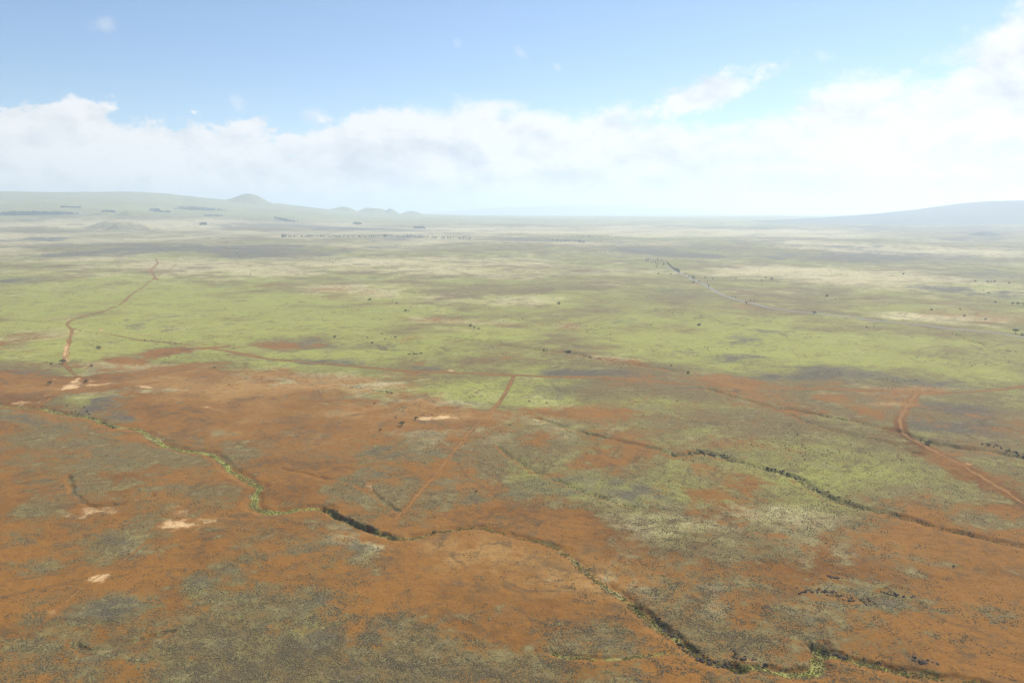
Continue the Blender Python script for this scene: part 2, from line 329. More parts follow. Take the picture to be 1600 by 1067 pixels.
STRAW = [(850, 890, 260, 60, 8, .45), (660, 650, 280, 40, 0, .5), (1150, 830, 260, 36, 6, .35), (430, 605, 240, 22, 0, .45), (500, 830, 160, 16, 4, .4), (1330, 385, 170, 7, 2, .9), (1450, 392, 220, 5, 2, .7), (1180, 362, 150, 4, 0, .6), (900, 362, 160, 5, 0, .6), (1180, 420, 160, 12, 2, .6), (700, 415, 300, 14, 0, .5), (640, 455, 160, 10, 3, .4), (730, 476, 130, 8, 0, .3),
         (830, 470, 80, 8, 0, .3), (1350, 430, 180, 14, 4, .6), (250, 350, 300, 6, 0, .5), (500, 345, 180, 5, 0, .5), (1440, 496, 80, 4, 2, .8), (1530, 510, 80, 3, 4, .7), (330, 415, 220, 12, 0, .35), (760, 360, 90, 5, 0, .7),
         (690, 640, 110, 14, 0, .6), (880, 900, 160, 34, 14, .45), (760, 880, 90, 24, 8, .5), (1130, 800, 160, 20, 8, .35), (640, 625, 60, 10, 6, .5), (1380, 635, 40, 4, 0, .6), (1250, 850, 90, 20, 12, .3), (560, 850, 90, 10, 4, .4),
         (330, 680, 90, 20, 0, .25), (480, 600, 140, 10, 0, .3)]
CHALK = [(112, 599, 18, 5, -18, 1.0), (122, 590, 7, 2.6, 0, 1.0), (142, 594, 11, 1.6, 4, .9), (165, 599, 26, 2.4, -3, .8), (690, 652.5, 34, 2.0, -2, .95), (735, 650, 16, 1.3, 0, .6), (278, 817, 26, 7, 3, .95), (282, 802, 14, 12, 30, .45), (320, 812, 30, 4, 0, .4),
         (150, 905, 16, 7, -25, .85), (135, 803, 26, 8, -8, .55), (170, 800, 20, 6, 0, .5), (330, 635, 14, 3.4, 14, .8), (348, 640, 12, 2.4, 14, .7), (226, 604, 11, 1.8, 5, .8), (84, 592, 6, 1.2, 0, .8), (38, 627, 22, 2, -6, .7), (75, 615, 12, 2, -18, .5),
         (707, 579, 7, 1.0, 5, .7), (104, 548, 4, 9, 12, .85), (106, 562, 4, 4, 0, .6), (155, 543, 14, 2.6, 0, .4), (158, 513, 3, 3, 0, .6), (80, 956, 6, 6, 40, .5), (578, 763, 4, 8, -35, .5), (1012, 957, 6, 8, -30, .5), (1185, 1036, 24, 5, 8, .4), (1512, 728, 9, 3, 14, .6), (897, 583, 8, 1.4, 0, .35), (200, 780, 60, 6, 0, .25)]
DEEP = [(1420, 680, 40, 24, 40, .6), (1560, 770, 80, 26, 25, .5), (950, 800, 130, 26, 4, .5),
        (1000, 850, 120, 20, 4, .45), (100, 580, 120, 14, 0, .4), (50, 620, 60, 10, 0, .5), (860, 940, 90, 20, 8, .3), (1250, 880, 130, 24, 6, .35), (30, 525, 50, 10, 0, .5), (430, 770, 60, 14, 0, .4)]

def control(X, Y):
    """cover, lush, scrub / straw, chalk, deep for points of the plain"""
    r = np.hypot(X, Y)
    # raggedness grows with the size of the patches, which are larger farther out
    nz = fbm(X, Y, 60, 61, 5, 0.7) * (1 - sstep(r, 900, 2000)) + fbm(X, Y, 260, 63, 4, 0.6) * sstep(r, 900, 2000)
    wx = fbm(X, Y, 90, 71, 3) * 16; wy = fbm(X, Y, 90, 73, 3) * 16
    Xw = X + wx * np.clip(r / 900, .5, 3); Yw = Y + wy * np.clip(r / 900, .5, 3)
    n1 = fbm(X, Y, 150, 81, 4, .6); n2 = fbm(X, Y, 34, 83, 4, .6); n3 = fbm(X, Y, 700, 85, 4, .55); n4 = fbm(X, Y, 2200, 87, 4, .55); n5 = fbm(X, Y, 500, 89, 4, .6)
    e = lambda lst, x=None: [(m[-1] * ell(Xw, Yw, *m[:5], nz=nz)) for m in lst]
    def union(lst):
        o = np.zeros(X.shape)
        for m in lst: o = 1 - (1 - o) * (1 - np.clip(m[5] * ell(Xw, Yw, *m[:5], nz=nz), 0, 1))
        return o
    # the red foreground gives way to grassland along a ragged line that swings nearer on the right
    a = np.arctan2(X, Y)
    EDGEPX = [(-300, 560), (0, 570), (150, 575), (300, 570), (450, 580), (560, 596), (650, 625), (760, 640), (800, 720), (900, 760), (1050, 765), (1150, 760), (1250, 800), (1400, 822), (1600, 860), (1900, 880)]
    EW = [at(*p) for p in EDGEPX]; ea = np.array([math.atan2(p[0], p[1]) for p in EW]); er = np.array([np.hypot(*p) for p in EW])
    edge = np.interp(a, ea, er)
    g = sstep((Xw ** 2 + Yw ** 2) ** .5 / edge + n1 * .42 + n2 * .14, .86, 1.15)
    tus = union(TUSS)
    for pxs, f, s in TUSS_POLY: tus = 1 - (1 - tus) * (1 - s * poly(Xw, Yw, pxs, f, nz))
    bare = union(BARE)
    near = 0.20 + 0.75 * n1 + 0.55 * n2
    cover = np.where(g > 0, near * (1 - g) + g * (0.80 + .14 * sstep(r, 850, 1300) + (0.6 - .28 * sstep(r, 850, 1300)) * n1 + .3 * n2), near)
    cover = np.clip(cover, 0, 1)
    cover = cover + (1 - cover) * tus * (0.56 + .9 * n2)
    bare = bare * (1 - .35 * sstep(r, 1000, 1500))
    cover = cover * (1 - 0.85 * bare) + .25 * bare * n2
    lush = np.clip(g * (0.26 + .22 * sstep(r, 800, 1300) + 0.55 * n5 + .5 * n1) * (1 - sstep(r, 3500, 9000) * .45), 0, 1)
    lush = np.clip(lush + union(LUSH) * (0.55 + .7 * n1) * g + tus * .12, 0, 1)
    scrub = np.clip(sstep(n5 + .5 * n1, .20, .62) * .65 * g + sstep(n4 + .6 * n5, .12, .5) * sstep(r, 2500, 6000) * .75, 0, 1)
    scrub = np.clip(scrub * (1 - .5 * bare) + union(SCRUB_AND_SHADE) * (0.9 + .5 * n1 + .10 * sstep(r, 2200, 3500) + .9 * n5 * sstep(r, 2200, 3500)), 0, 1)
    scrub = np.clip(scrub + tus * (0.30 + .8 * n2), 0, 1)
    straw = np.clip(sstep(r, 1700, 4500) * (.42 + .9 * n3 + .4 * n5), 0, .85)
    straw = np.clip(straw + union(STRAW) * (.8 + .6 * n2) + .75 * bare * sstep(r, 750, 1300), 0, 1)
    far = sstep(r, 7500, 11000); straw *= 1 - .55 * far; scrub *= 1 - .35 * far; lush = np.clip(lush + .45 * far, 0, 1)
    chalk = np.zeros(X.shape)
    nc = fbm(X, Y, 14, 91, 4, .65) * (1 - sstep(r, 900, 1700)) + fbm(X, Y, 50, 93, 3, .6) * sstep(r, 900, 1700)
    for m in CHALK: chalk = np.maximum(chalk, m[5] * ell(X + wx * .12, Y + wy * .12, *m[:5], f=.9, nz=nc * 2.0))
    chalk = np.clip(chalk, 0, 1)
    deep = np.clip(union(DEEP) * (.9 + .8 * n1) + .5 * n1 + .06, 0, 1)
    # beds of the watercourses are green, their lips worn; tracks have bare margins
    jx = fbm(X, Y, 30, 41, 3) * 5.0; jy = fbm(X, Y, 30, 43, 3) * 5.0
    for L, w, dep, steep, lu in CREEKS:
        D, S = dist_line(X + jx, Y + jy, L, 40)
        bed = 1 - sstep(D + n2 * 4, w * .25, w * 1.1)
        k = lu * bed * (.8 + .5 * n2)
        k = np.clip(k * (.95 + .8 * n1), 0, 1); lush = np.clip(np.maximum(lush, k), 0, 1); cover = np.maximum(cover, k); scrub = scrub * (1 - .8 * k); chalk *= 1 - k * .6
        lip = np.exp(-((D - w * 1.6) / (w * .8)) ** 2) * (.5 + .8 * n2)
        cover = cover * (1 - np.clip(lip, 0, .7) * (S < 0))
    for L, w in TRACKS.values():
        D, S = dist_line(X, Y, L, 40 + w)
        m = 1 - sstep(D + n2 * 2, w * .35, w * 1.35)
        cover = cover * (1 - .85 * m); lush *= 1 - m; scrub *= 1 - m
    cover = np.clip(cover * (1 - chalk), 0, 1)
    return cover, lush, scrub, straw, chalk, deep

# ------------------------------------------------------------------ materials
def ground_material():
    m = bpy.data.materials.new('grassland_soil'); m.use_nodes = True
    N = NT(m.node_tree); N.n.clear()
    out = N.new('ShaderNodeOutputMaterial'); b = N.new('ShaderNodeBsdfPrincipled'); N.l.new(b.outputs[0], out.inputs[0])
    b.inputs['Roughness'].default_value = 1.0; b.inputs['Specular IOR Level'].default_value = 0.05
    A = N.new('ShaderNodeAttribute', attribute_name='cover_lush_scrub'); sa = N.new('ShaderNodeSeparateColor'); N.l.new(A.outputs['Color'], sa.inputs[0])
    B = N.new('ShaderNodeAttribute', attribute_name='straw_chalk_deep'); sb = N.new('ShaderNodeSeparateColor'); N.l.new(B.outputs['Color'], sb.inputs[0])
    cover, lush, scrub = sa.outputs; straw, chalk, deep = sb.outputs
    P = N.new('ShaderNodeNewGeometry').outputs['Position']
    flat = N.new('ShaderNodeVectorMath', operation='MULTIPLY'); N.l.new(P, flat.inputs[0]); flat.inputs[1].default_value = (1, 1, 0); V = flat.outputs[0]
    nA = N.noise(V, 1 / 60, 6, .65); nB = N.noise(V, 1 / 9, 6, .68); nC = N.noise(V, 1 / 1.7, 3, .7); nD = N.noise(V, 1 / 420, 7, .66)
    nE = N.noise(V, 1 / 24, 6, .68, .8); nF = N.noise(V, 1 / 130, 7, .68, .5)
    c0 = lambda n, k: N.math('MULTIPLY', N.math('SUBTRACT', n, 0.5), k * 2.4)
    add = lambda *v: v[0] if len(v) == 1 else N.math('ADD', v[0], add(*v[1:]))
    # soil: orange to dark red, tan where dry grass litter lies on it, darker crusts
    nG = N.noise(V, 1 / 6.5, 5, .72); nR = N.noise(V, 1 / 150, 5, .58, 1.4); nS = N.noise(V, 1 / 46, 4, .6, 1.2)
    line = lambda n, w: N.smooth(N.math('ABSOLUTE', N.math('SUBTRACT', n, .5)), 0.0, w, 1.0, 0.0)
    soil = N.mix(N.smooth(add(deep, c0(nA, .7), c0(nB, .45), c0(nC, .2)), -.1, 1.1), (0.192, 0.090, 0.021), (0.072, 0.027, 0.006))
    soil = N.mix(N.smooth(add(straw, c0(nE, .9), c0(nB, .6), c0(nC, .4)), .10, 1.05, 0, .85), soil, (0.300, 0.178, 0.060))
    soil = N.mix(N.smooth(add(nA, c0(nE, .7), c0(nB, .5)), .46, .90, 0, .85), soil, (0.092, 0.053, 0.022))
    soil = N.mix(N.smooth(nC, .47, .66, 0, .55), soil, (0.100, 0.050, 0.022))
    soil = N.mix(N.smooth(nG, .50, .68, 0, .45), soil, (0.115, 0.066, 0.030))
    # plants: grey tussock to yellow-green grass, straw, purple-grey scrub (also colours in far-right cloud shade), dark grain between the clumps
    veg = N.mix(N.smooth(add(lush, c0(nB, .45), c0(nA, .5), c0(nF, .6)), 0.05, 1.0), (0.130, 0.098, 0.042), (0.232, 0.240, 0.056))
    veg = N.mix(N.smooth(add(straw, c0(nA, .5), c0(nF, .6), c0(nD, .6)), .12, 1.0, 0, .92), veg, (0.440, 0.375, 0.205))
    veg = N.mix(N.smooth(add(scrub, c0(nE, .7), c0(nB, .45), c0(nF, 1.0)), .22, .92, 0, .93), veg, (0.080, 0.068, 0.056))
    veg = N.mix(N.smooth(add(nF, c0(nE, .8), c0(nB, .6)), .50, .98, 0, .55), veg, (0.098, 0.092, 0.036))
    veg = N.mix(N.smooth(add(nA, c0(nB, .7), c0(nE, .6)), .50, 1.0, 0, .5), veg, (0.270, 0.215, 0.092))
    veg = N.mix(N.smooth(nC, .49, .66, 0, .5), veg, (0.070, 0.060, 0.026))
    veg = N.mix(N.smooth(nG, .51, .68, 0, .42), veg, (0.090, 0.080, 0.032))
    cs = add(cover, c0(nB, .48), c0(nC, .48), c0(nE, .50), c0(nA, .25), c0(nG, .3))
    colr = N.mix(N.smooth(cs, .25, .75), soil, veg)
    colr = N.mix(N.math('MULTIPLY', line(nR, .020), N.smooth(nE, .38, .62, 0, .75)), colr, (0.085, 0.055, 0.026))
    colr = N.mix(N.math('MULTIPLY', line(nS, .022), N.smooth(nA, .42, .62, 0, .6)), colr, (0.095, 0.060, 0.028))
    colr = N.mix(N.smooth(add(chalk, c0(nB, .6), c0(nC, .45), c0(nE, .35), c0(nG, .3)), .25, 1.1, 0, .92), colr, (0.48, 0.325, 0.165))
    N.put(b.inputs['Base Color'], colr)
    bmp = N.new('ShaderNodeBump'); bmp.inputs['Strength'].default_value = .7; bmp.inputs['Distance'].default_value = .6
    N.put(bmp.inputs['Height'], N.math('ADD', nC, N.math('MULTIPLY', nB, 1.5))); N.l.new(bmp.outputs[0], b.inputs['Normal'])
    return m
def simple_mat(name, c0, c1, scale, rough=1.0, rand=0.0, c2=None):
    m = bpy.data.materials.new(name); m.use_nodes = True
    N = NT(m.node_tree); b = N.n['Principled BSDF']
    b.inputs['Roughness'].default_value = rough; b.inputs['Specular IOR Level'].default_value = .08
    P = N.new('ShaderNodeNewGeometry').outputs['Position']
    f = N.smooth(N.noise(P, scale, 4, .6), .3, .7)
    colr = N.mix(f, c0, c1)
    if rand:
        rn = N.new('ShaderNodeObjectInfo').outputs['Random']
        colr = N.mix(N.math('MULTIPLY', rn, rand), colr, c2)
    N.put(b.inputs['Base Color'], colr)
    return m
M = {'ground': ground_material(),
     'mountain': simple_mat('distant_slope', (0.085, 0.090, 0.075), (0.13, 0.125, 0.095), 1 / 900),
     'track': simple_mat('red_dirt', (0.225, 0.120, 0.040), (0.150, 0.074, 0.023), 1 / 4),
     'asphalt': simple_mat('worn_asphalt', (0.17, 0.16, 0.15), (0.22, 0.20, 0.185), 1 / 6),
     'rock': simple_mat('basalt', (0.034, 0.028, 0.022), (0.085, 0.065, 0.048), 1 / 1.3),
     'bark': simple_mat('bark', (0.10, 0.075, 0.055), (0.16, 0.125, 0.095), 1.0),
     'kiawe': simple_mat('thorn_tree_leaf', (0.085, 0.085, 0.042), (0.135, 0.125, 0.065), 1 / .8, 1, .5, (0.17, 0.15, 0.10)),
     'euc': simple_mat('gum_tree_leaf', (0.055, 0.062, 0.036), (0.095, 0.098, 0.060), 1 / 2, 1, .5, (0.12, 0.11, 0.085)),
     'bush': simple_mat('bush_leaf', (0.050, 0.060, 0.024), (0.095, 0.098, 0.040), 1 / .7, 1, .6, (0.13, 0.11, 0.06)),
     'wood': simple_mat('woodland_leaf', (0.040, 0.052, 0.030), (0.075, 0.085, 0.045), 1 / 12),
     'tuft': simple_mat('tussock_blade', (0.175, 0.132, 0.068), (0.118, 0.094, 0.050), 1 / 9, 1, .8, (0.066, 0.060, 0.040)),
     'reed': simple_mat('creek_grass_blade', (0.205, 0.180, 0.040), (0.145, 0.132, 0.032), 1 / 5, 1, .7, (0.10, 0.09, 0.034))}

# ------------------------------------------------------------------ the plain, one sheet out to the horizon
rad = [1e-3, 25, 50, 80, 110, 140, 170, 200, 225, 250, 270, 285, 300]
while rad[-1] < 60000:
    r_ = rad[-1]; rad.append(r_ + min(max(r_ * r_ / (CAM_H * 796) * .78, .75), r_ * .02))
RAD = np.array(rad)
th_in = np.linspace(R(-40), R(40), 930); th_out = np.linspace(R(40), R(320), 92)[1:-1]
TH = np.concatenate([th_in, th_out]); NT_, NR_ = len(TH), len(RAD)
RR, TT = np.meshgrid(RAD, TH, indexing='ij')
GX = (RR * np.sin(TT)).ravel(); GY = (RR * np.cos(TT)).ravel()
GZ = height(GX, GY)
ZG = GZ.reshape(NR_, NT_)
def zmesh(x, y):
    """height of the built sheet under a point of the view"""
    x = np.asarray(x, float); y = np.asarray(y, float)
    r = np.hypot(x, y); t = np.arctan2(x, y)
    fi = np.interp(r, RAD, np.arange(NR_)); fj = np.interp(t, th_in, np.arange(len(th_in)))
    i = np.minimum(fi.astype(int), NR_ - 2); j = np.minimum(fj.astype(int), len(th_in) - 2); fi = fi - i; fj = fj - j
    return (ZG[i, j] * (1 - fj) + ZG[i, j + 1] * fj) * (1 - fi) + (ZG[i + 1, j] * (1 - fj) + ZG[i + 1, j + 1] * fj) * fi

def make_mesh(name, co, faces, mat, smooth=False):
    me = bpy.data.meshes.new(name)
    co = np.asarray(co, np.float32); faces = np.asarray(faces, np.int32)
    n, k = faces.shape
    me.vertices.add(len(co)); me.vertices.foreach_set('co', co.ravel())
    me.loops.add(n * k); me.loops.foreach_set('vertex_index', faces.ravel())
    me.polygons.add(n); me.polygons.foreach_set('loop_start', np.arange(n, dtype=np.int32) * k)
    try: me.polygons.foreach_set('loop_total', np.full(n, k, np.int32))
    except Exception: pass
    me.update(calc_edges=True)
    if smooth: me.polygons.foreach_set('use_smooth', np.ones(n, bool))
    me.materials.append(mat); return me
def link(name, data, parent=None, **props):
    o = bpy.data.objects.new(name, data); col.objects.link(o)
    if parent: o.parent = parent
    for k, v in props.items():
        if v is not None: o[k] = v
    return o
def paint(me, X, Y):
    c, l, s, st, ch, de = control(X, Y); one = np.ones(len(X))
    for nm, tri in (('cover_lush_scrub', (c, l, s)), ('straw_chalk_deep', (st, ch, de))):
        at_ = me.attributes.new(nm, 'FLOAT_COLOR', 'POINT'); at_.data.foreach_set('color', np.stack([*tri, one], 1).astype(np.float32).ravel())

i0 = np.arange(NR_ - 1)[:, None] * NT_; j0 = np.arange(NT_)[None, :]; j1 = (np.arange(NT_)[None, :] + 1) % NT_
F = np.stack([i0 + j0, i0 + j1, i0 + NT_ + j1, i0 + NT_ + j0], -1).reshape(-1, 4)[:, ::-1]
gm = make_mesh('ground', np.stack([GX, GY, GZ], 1), F, M['ground'], True)
paint(gm, GX, GY)
ground = link('ground', gm, kind='structure', label='open plain of yellow-green grassland and red-orange bare soil')

# hills and far mountains
def hill(name, px, dist, w_px, top_py, label, skew=0.0, flat=1.0, depth=1.0, mat='ground', crater=0.0, seed=1, base=-6.0, sharp=1.0, foot=None):
    """a cinder cone or knoll standing on the plain; returns a closed heightfield skirted into the ground"""
    if foot: dist = float(np.hypot(*at(px, foot))); dist += w_px / 2 / FPX * dist * depth * .8
    d = ray(px, 400); d = d / math.hypot(d[0], d[1]); c = d[:2] * dist
    half = w_px / 2 / FPX * dist
    tz = CAM_H + (ray(px, top_py)[2] / math.hypot(*ray(px, top_py)[:2])) * dist
    n = 56; g = np.linspace(-1.12, 1.12, n); U, V_ = np.meshgrid(g, g, indexing='ij')
    X = c[0] + U * half; Y = c[1] + V_ * half * depth
    q = np.sqrt(U ** 2 + V_ ** 2) * (1 + .22 * fbm(X.ravel(), Y.ravel(), half * 1.1, seed, 3).reshape(n, n)) + skew * U * .3
    prof = (1 - sstep(q, 0.05 * flat, 1.0)) ** sharp
    prof = prof - crater * np.exp(-(q / .16) ** 2)
    gz = zmesh(X.ravel(), Y.ravel()).reshape(n, n); g0 = float(zmesh(*c))
    Z = gz + base * sstep(q, .85, 1.1) + (tz - g0) * prof + fbm(X.ravel(), Y.ravel(), half * .35, seed + 5, 3).reshape(n, n) * (tz - g0) * .10 * prof
    co = np.stack([X - c[0], Y - c[1], Z - g0], -1).reshape(-1, 3)
    a = np.arange(n - 1)[:, None] * n + np.arange(n - 1)[None, :]
    me = make_mesh(name, co, np.stack([a, a + n, a + n + 1, a + 1], -1).reshape(-1, 4), M[mat], True)
    if mat == 'ground': paint(me, X.ravel(), Y.ravel())
    o = link(name, me, kind='structure', label=label); o.location = (c[0], c[1], g0); return o
hill('hill', 396, 14300, 96, 303.5, 'pointed cinder cone hill on the hazy skyline', skew=.15, seed=3, sharp=1.5)
hill('hill', 541, 14600, 60, 323.5, 'small rounded knoll on the skyline right of the pointed cone', seed=5)
hill('hill', 588, 14800, 64, 326.0, 'low flat-topped knoll on the skyline between two rounder knolls', flat=6, seed=7)
hill('hill', 612, 14700, 34, 326.5, 'little peaked knoll on the skyline', seed=9)
hill('hill', 645, 14900, 50, 330.0, 'last low knoll where the skyline meets the plain', seed=11)
hill('hill', 194, 0, 118, 345.5, 'broad low grassy mound, largest on the upper left plain', flat=5, seed=13, depth=.5, foot=358)
hill('hill', 205, 0, 40, 329.5, 'small pointed hill behind the broad grassy mound', seed=15, foot=339)
hill('hill', 168, 0, 40, 331.5, 'low wooded knoll beside the small pointed hill', flat=5, seed=17, foot=338)
hill('hill', 1537, 0, 44, 362.5, 'dark low hill on the scrub plain near the blue mountain', flat=4, seed=19, mat='mountain', foot=370)

def far_mountain(name, dist, prof, label, depth, seed):
    """a shield mountain: skyline traced in bearing, given its own distance and breadth"""
    px = np.linspace(prof[0][0], prof[-1][0], 150)
    yy = np.interp(px, [p[0] for p in prof], [p[1] for p in prof])
    n2 = 30; v = np.linspace(-1, 1, n2)
    X = np.zeros((150, n2)); Y = X.copy(); Z = X.copy()
    for i, (p, y) in enumerate(zip(px, yy)):
        d = ray(p, y); k = d / d[1]
        for j, t in enumerate(v):
            D = dist + t * depth
            X[i, j] = k[0] * dist * (1 + .0 * t); Y[i, j] = D
            top = CAM_H + d[2] / d[1] * dist
            Z[i, j] = 20 + (top - 20) * (1 - abs(t) ** 1.7) * (1 if abs(t) < .98 else 0)
    Z += fbm(X.ravel(), Y.ravel(), 3500, seed, 4).reshape(X.shape) * np.clip(Z - 60, 0, 90) * .35
    c = np.array([X.mean(), dist, 0]); a = np.arange(149)[:, None] * n2 + np.arange(n2 - 1)[None, :]
    me = make_mesh(name, np.stack([X - c[0], Y - c[1], Z], -1).reshape(-1, 3), np.stack([a, a + n2, a + n2 + 1, a + 1], -1).reshape(-1, 4), M['mountain'], True)
    o = link(name, me, kind='structure', label=label); o.location = c; return o
far_mountain('mountain', 10500, [(1180, 346), (1300, 341), (1370, 336.5), (1425, 331.5), (1432, 329.8), (1440, 330), (1480, 324.5), (1520, 318), (1548, 315.3), (1600, 314), (1700, 308), (1850, 305), (2000, 318), (2200, 344)],
             'blue-grey shield mountain rising into cloud at the right edge', 2600, 101)
far_mountain('mountain', 36000, [(600, 342), (680, 332), (760, 325.5), (860, 321.5), (960, 321), (1040, 325), (1120, 332), (1220, 343)], 'very faint pale mountain veiled by haze over the middle of the skyline', 6000, 103)

# ------------------------------------------------------------------ tracks and the paved road
def ribbon(name, L, w, mat, label, rag=0.7, seed=1, off=.05, **kw):
    T = np.gradient(L, axis=0); T /= np.hypot(T[:, 0], T[:, 1])[:, None] + 1e-9; Nn = np.stack([-T[:, 1], T[:, 0]], 1)
    wl = w / 2 * (1 + rag * 2 * np.clip(fbm(L[:, 0], L[:, 1], 11, seed, 3), -.6, .6)); wr = w / 2 * (1 + rag * 2 * np.clip(fbm(L[:, 0], L[:, 1], 11, seed + 9, 3), -.6, .6))
    ks = np.array([-1, -.6, -.2, .2, .6, 1.0]); co = []
    for k in ks:
        p = L + Nn * (np.where(k < 0, wl, wr) * k)[:, None]
        z = zmesh(p[:, 0], p[:, 1]) + off + np.hypot(p[:, 0], p[:, 1]) * 6e-5 - (.03 if abs(k) == 1 else 0)
        co.append(np.stack([p[:, 0], p[:, 1], z], 1))
    co = np.stack(co, 1); n, k = co.shape[:2]; c = co.reshape(-1, 3).mean(0)
    a = np.arange(n - 1)[:, None] * k + np.arange(k - 1)[None, :]
    me = make_mesh(name, co.reshape(-1, 3) - c, np.stack([a, a + 1, a + k + 1, a + k], -1).reshape(-1, 4)[:, ::-1], M[mat], True)
    o = link(name, me, kind='structure', label=label, **kw); o.location = c; return o
TL = {'main': 'long straight red dirt track crossing the plain to the right edge', 'cross': 'narrow dirt track running down from the long track to the gully bush',
      'east': 'broad red dirt track bending down the right side of the plain', 'north': 'dirt track winding up the left side past the white clay patch',
      'faint': 'faint thin track through the green joining the two left tracks', 'rill': 'pale eroded wheel track in the lower left red soil', 'fork': 'short dirt spur forking off the upper left track', 'left': 'short orange track leading to the white clay patch'}
for i, (k, (L, w)) in enumerate(TRACKS.items()):
    ribbon('dirt_track', L, w * .5, 'track', TL[k], seed=200 + i * 20)
ribbon('road', ROAD, 9.0, 'asphalt', 'grey paved road passing the line of gum trees', rag=.06, seed=400, off=.10)

# ------------------------------------------------------------------ trees, bushes, boulders
def tube(pts, r0, r1, sides=6):
    """tapered limb through points"""
    pts = [Vector(p) for p in pts]; co = []; fa = []
    for i, p in enumerate(pts):
        t = (pts[min(i + 1, len(pts) - 1)] - pts[max(i - 1, 0)]).normalized(); u = t.orthogonal().normalized(); w = t.cross(u)
        r = r0 + (r1 - r0) * i / (len(pts) - 1)
        for s in range(sides): a = 2 * math.pi * s / sides; co.append(p + (u * math.cos(a) + w * math.sin(a)) * r)
    for i in range(len(pts) - 1):
        for s in range(sides): fa.append((i * sides + s, i * sides + (s + 1) % sides, (i + 1) * sides + (s + 1) % sides, (i + 1) * sides + s))
    return co, fa
def trunk_mesh(name, h, r, limbs, lean=.1):
    co = []; fa = []
    def add(t):
        k = len(co); co.extend(t[0]); fa.extend([tuple(i + k for i in f) for f in t[1]])
    lx, ly = random.uniform(-lean, lean) * h, random.uniform(-lean, lean) * h
    fork = Vector((lx, ly, h))
    add(tube([(0, 0, -.4), (lx * .3, ly * .3, h * .45), fork], r, r * .7))
    for e in limbs:
        e = Vector(e); mid = fork.lerp(e, .5) + Vector((0, 0, .12 * (e - fork).length)); add(tube([fork - Vector((0, 0, r)), mid, e], r * .55, r * .15, 5))
    return make_mesh(name, co, fa, M['bark'])
def crown_mesh(name, lobes, n, size, mat):
    """leaf sprays scattered through a set of lobes, denser toward their skins"""
    co = []; fa = []; vol = np.array([a * b * c for (_, _, _, a, b, c) in lobes]) ** .67; vol /= vol.sum()
    for k in range(n):
        x, y, z, a, b, c = lobes[rng.choice(len(lobes), p=vol)]
        d = rng.normal(size=3); d /= np.linalg.norm(d); q = rng.uniform(.35, 1.0) ** .5
        p = np.array([x, y, z]) + d * q * np.array([a, b, c])
        nrm = d * .6 + rng.normal(size=3) * .6 + np.array([0, 0, .5]); nrm /= np.linalg.norm(nrm)
        u = np.cross(nrm, rng.normal(size=3)); u /= np.linalg.norm(u); v = np.cross(nrm, u); s = size * rng.uniform(.6, 1.4)
        i = len(co); co.extend([p - u * s, p - v * s * .55, p + u * s, p + v * s * .55]); fa.append((i, i + 1, i + 2, i + 3))
    return make_mesh(name, co, fa, M[mat])
PROTO = {}
def proto(kind, trunk, crown): PROTO.setdefault(kind, []).append((trunk, crown))
for k in range(3):      # flat-topped thorn trees, unit: metres, about 8 m wide and 5.5 m high
    lim = []; lobes = []
    for j in range(6):
        a = j * 1.05 + random.uniform(-.3, .3); rr = random.uniform(1.6, 2.9); x, y, z = rr * math.cos(a), rr * math.sin(a), random.uniform(3.3, 4.3)
        lim.append((x, y, z)); lobes.append((x, y, z, random.uniform(1.2, 1.7), random.uniform(1.2, 1.7), random.uniform(.75, 1.1)))
    lobes.append((0, 0, 4.5, 1.9, 1.9, .95))
    proto('thorn', trunk_mesh('trunk', 1.7, .32, lim), crown_mesh('crown', lobes, 520, .34, 'kiawe'))
for k in range(4):      # gum trees, about 15 m high
    lim = []; lobes = []
    for j in range(6):
        a = random.uniform(0, 6.28); z = 6.0 + j * 1.45 + random.uniform(-.4, .4); rr = random.uniform(.6, 1.8) * (1.15 - j * .09)
        x, y = rr * math.cos(a), rr * math.sin(a); lim.append((x, y, z)); lobes.append((x, y, z, random.uniform(1.2, 1.9), random.uniform(1.2, 1.9), random.uniform(1.2, 1.9)))
    lobes.append((0, 0, 14.2, 1.2, 1.2, 1.3))
    proto('gum', trunk_mesh('trunk', 4.6, .38, lim, .03), crown_mesh('crown', lobes, 420, .55, 'euc'))
for k in range(4):      # bushes, about 3 m wide
    lim = []; lobes = []
    for j in range(5):
        a = j * 1.25 + random.uniform(-.4, .4); rr = random.uniform(.4, 1.0); x, y, z = rr * math.cos(a), rr * math.sin(a), random.uniform(.7, 1.3)
        lim.append((x, y, z)); lobes.append((x, y, z, random.uniform(.55, .85), random.uniform(.55, .85), random.uniform(.5, .8)))
    lobes.append((0, 0, 1.35, .8, .8, .7))
    proto('bush', trunk_mesh('trunk', .35, .12, lim), crown_mesh('crown', lobes, 300, .17, 'bush'))
NAMES = {'thorn': ('thorn_tree', 'tree', 8.0), 'gum': ('gum_tree', 'tree', 4.6), 'bush': ('bush', 'bush', 2.9)}
def plant(kind, p, scale, label, group=None, stretch=1.0):
    nm, cat, _ = NAMES[kind]; t, c = random.choice(PROTO[kind])
    o = link(nm, None, label=label, category=cat, group=group)
    o.location = (p[0], p[1], float(zmesh(p[0], p[1])) - .05); o.rotation_euler = (0, 0, random.uniform(0, 6.28)); o.scale = (scale, scale, scale * stretch)
    link('trunk', t, o); link('crown', c, o); return o
def plant_px(kind, px, py, w_px, label, group=None, stretch=1.0):
    p = at(px, py); return plant(kind, p, w_px * .88 / FPX * np.hypot(*p) / NAMES[kind][2], label, group, stretch)
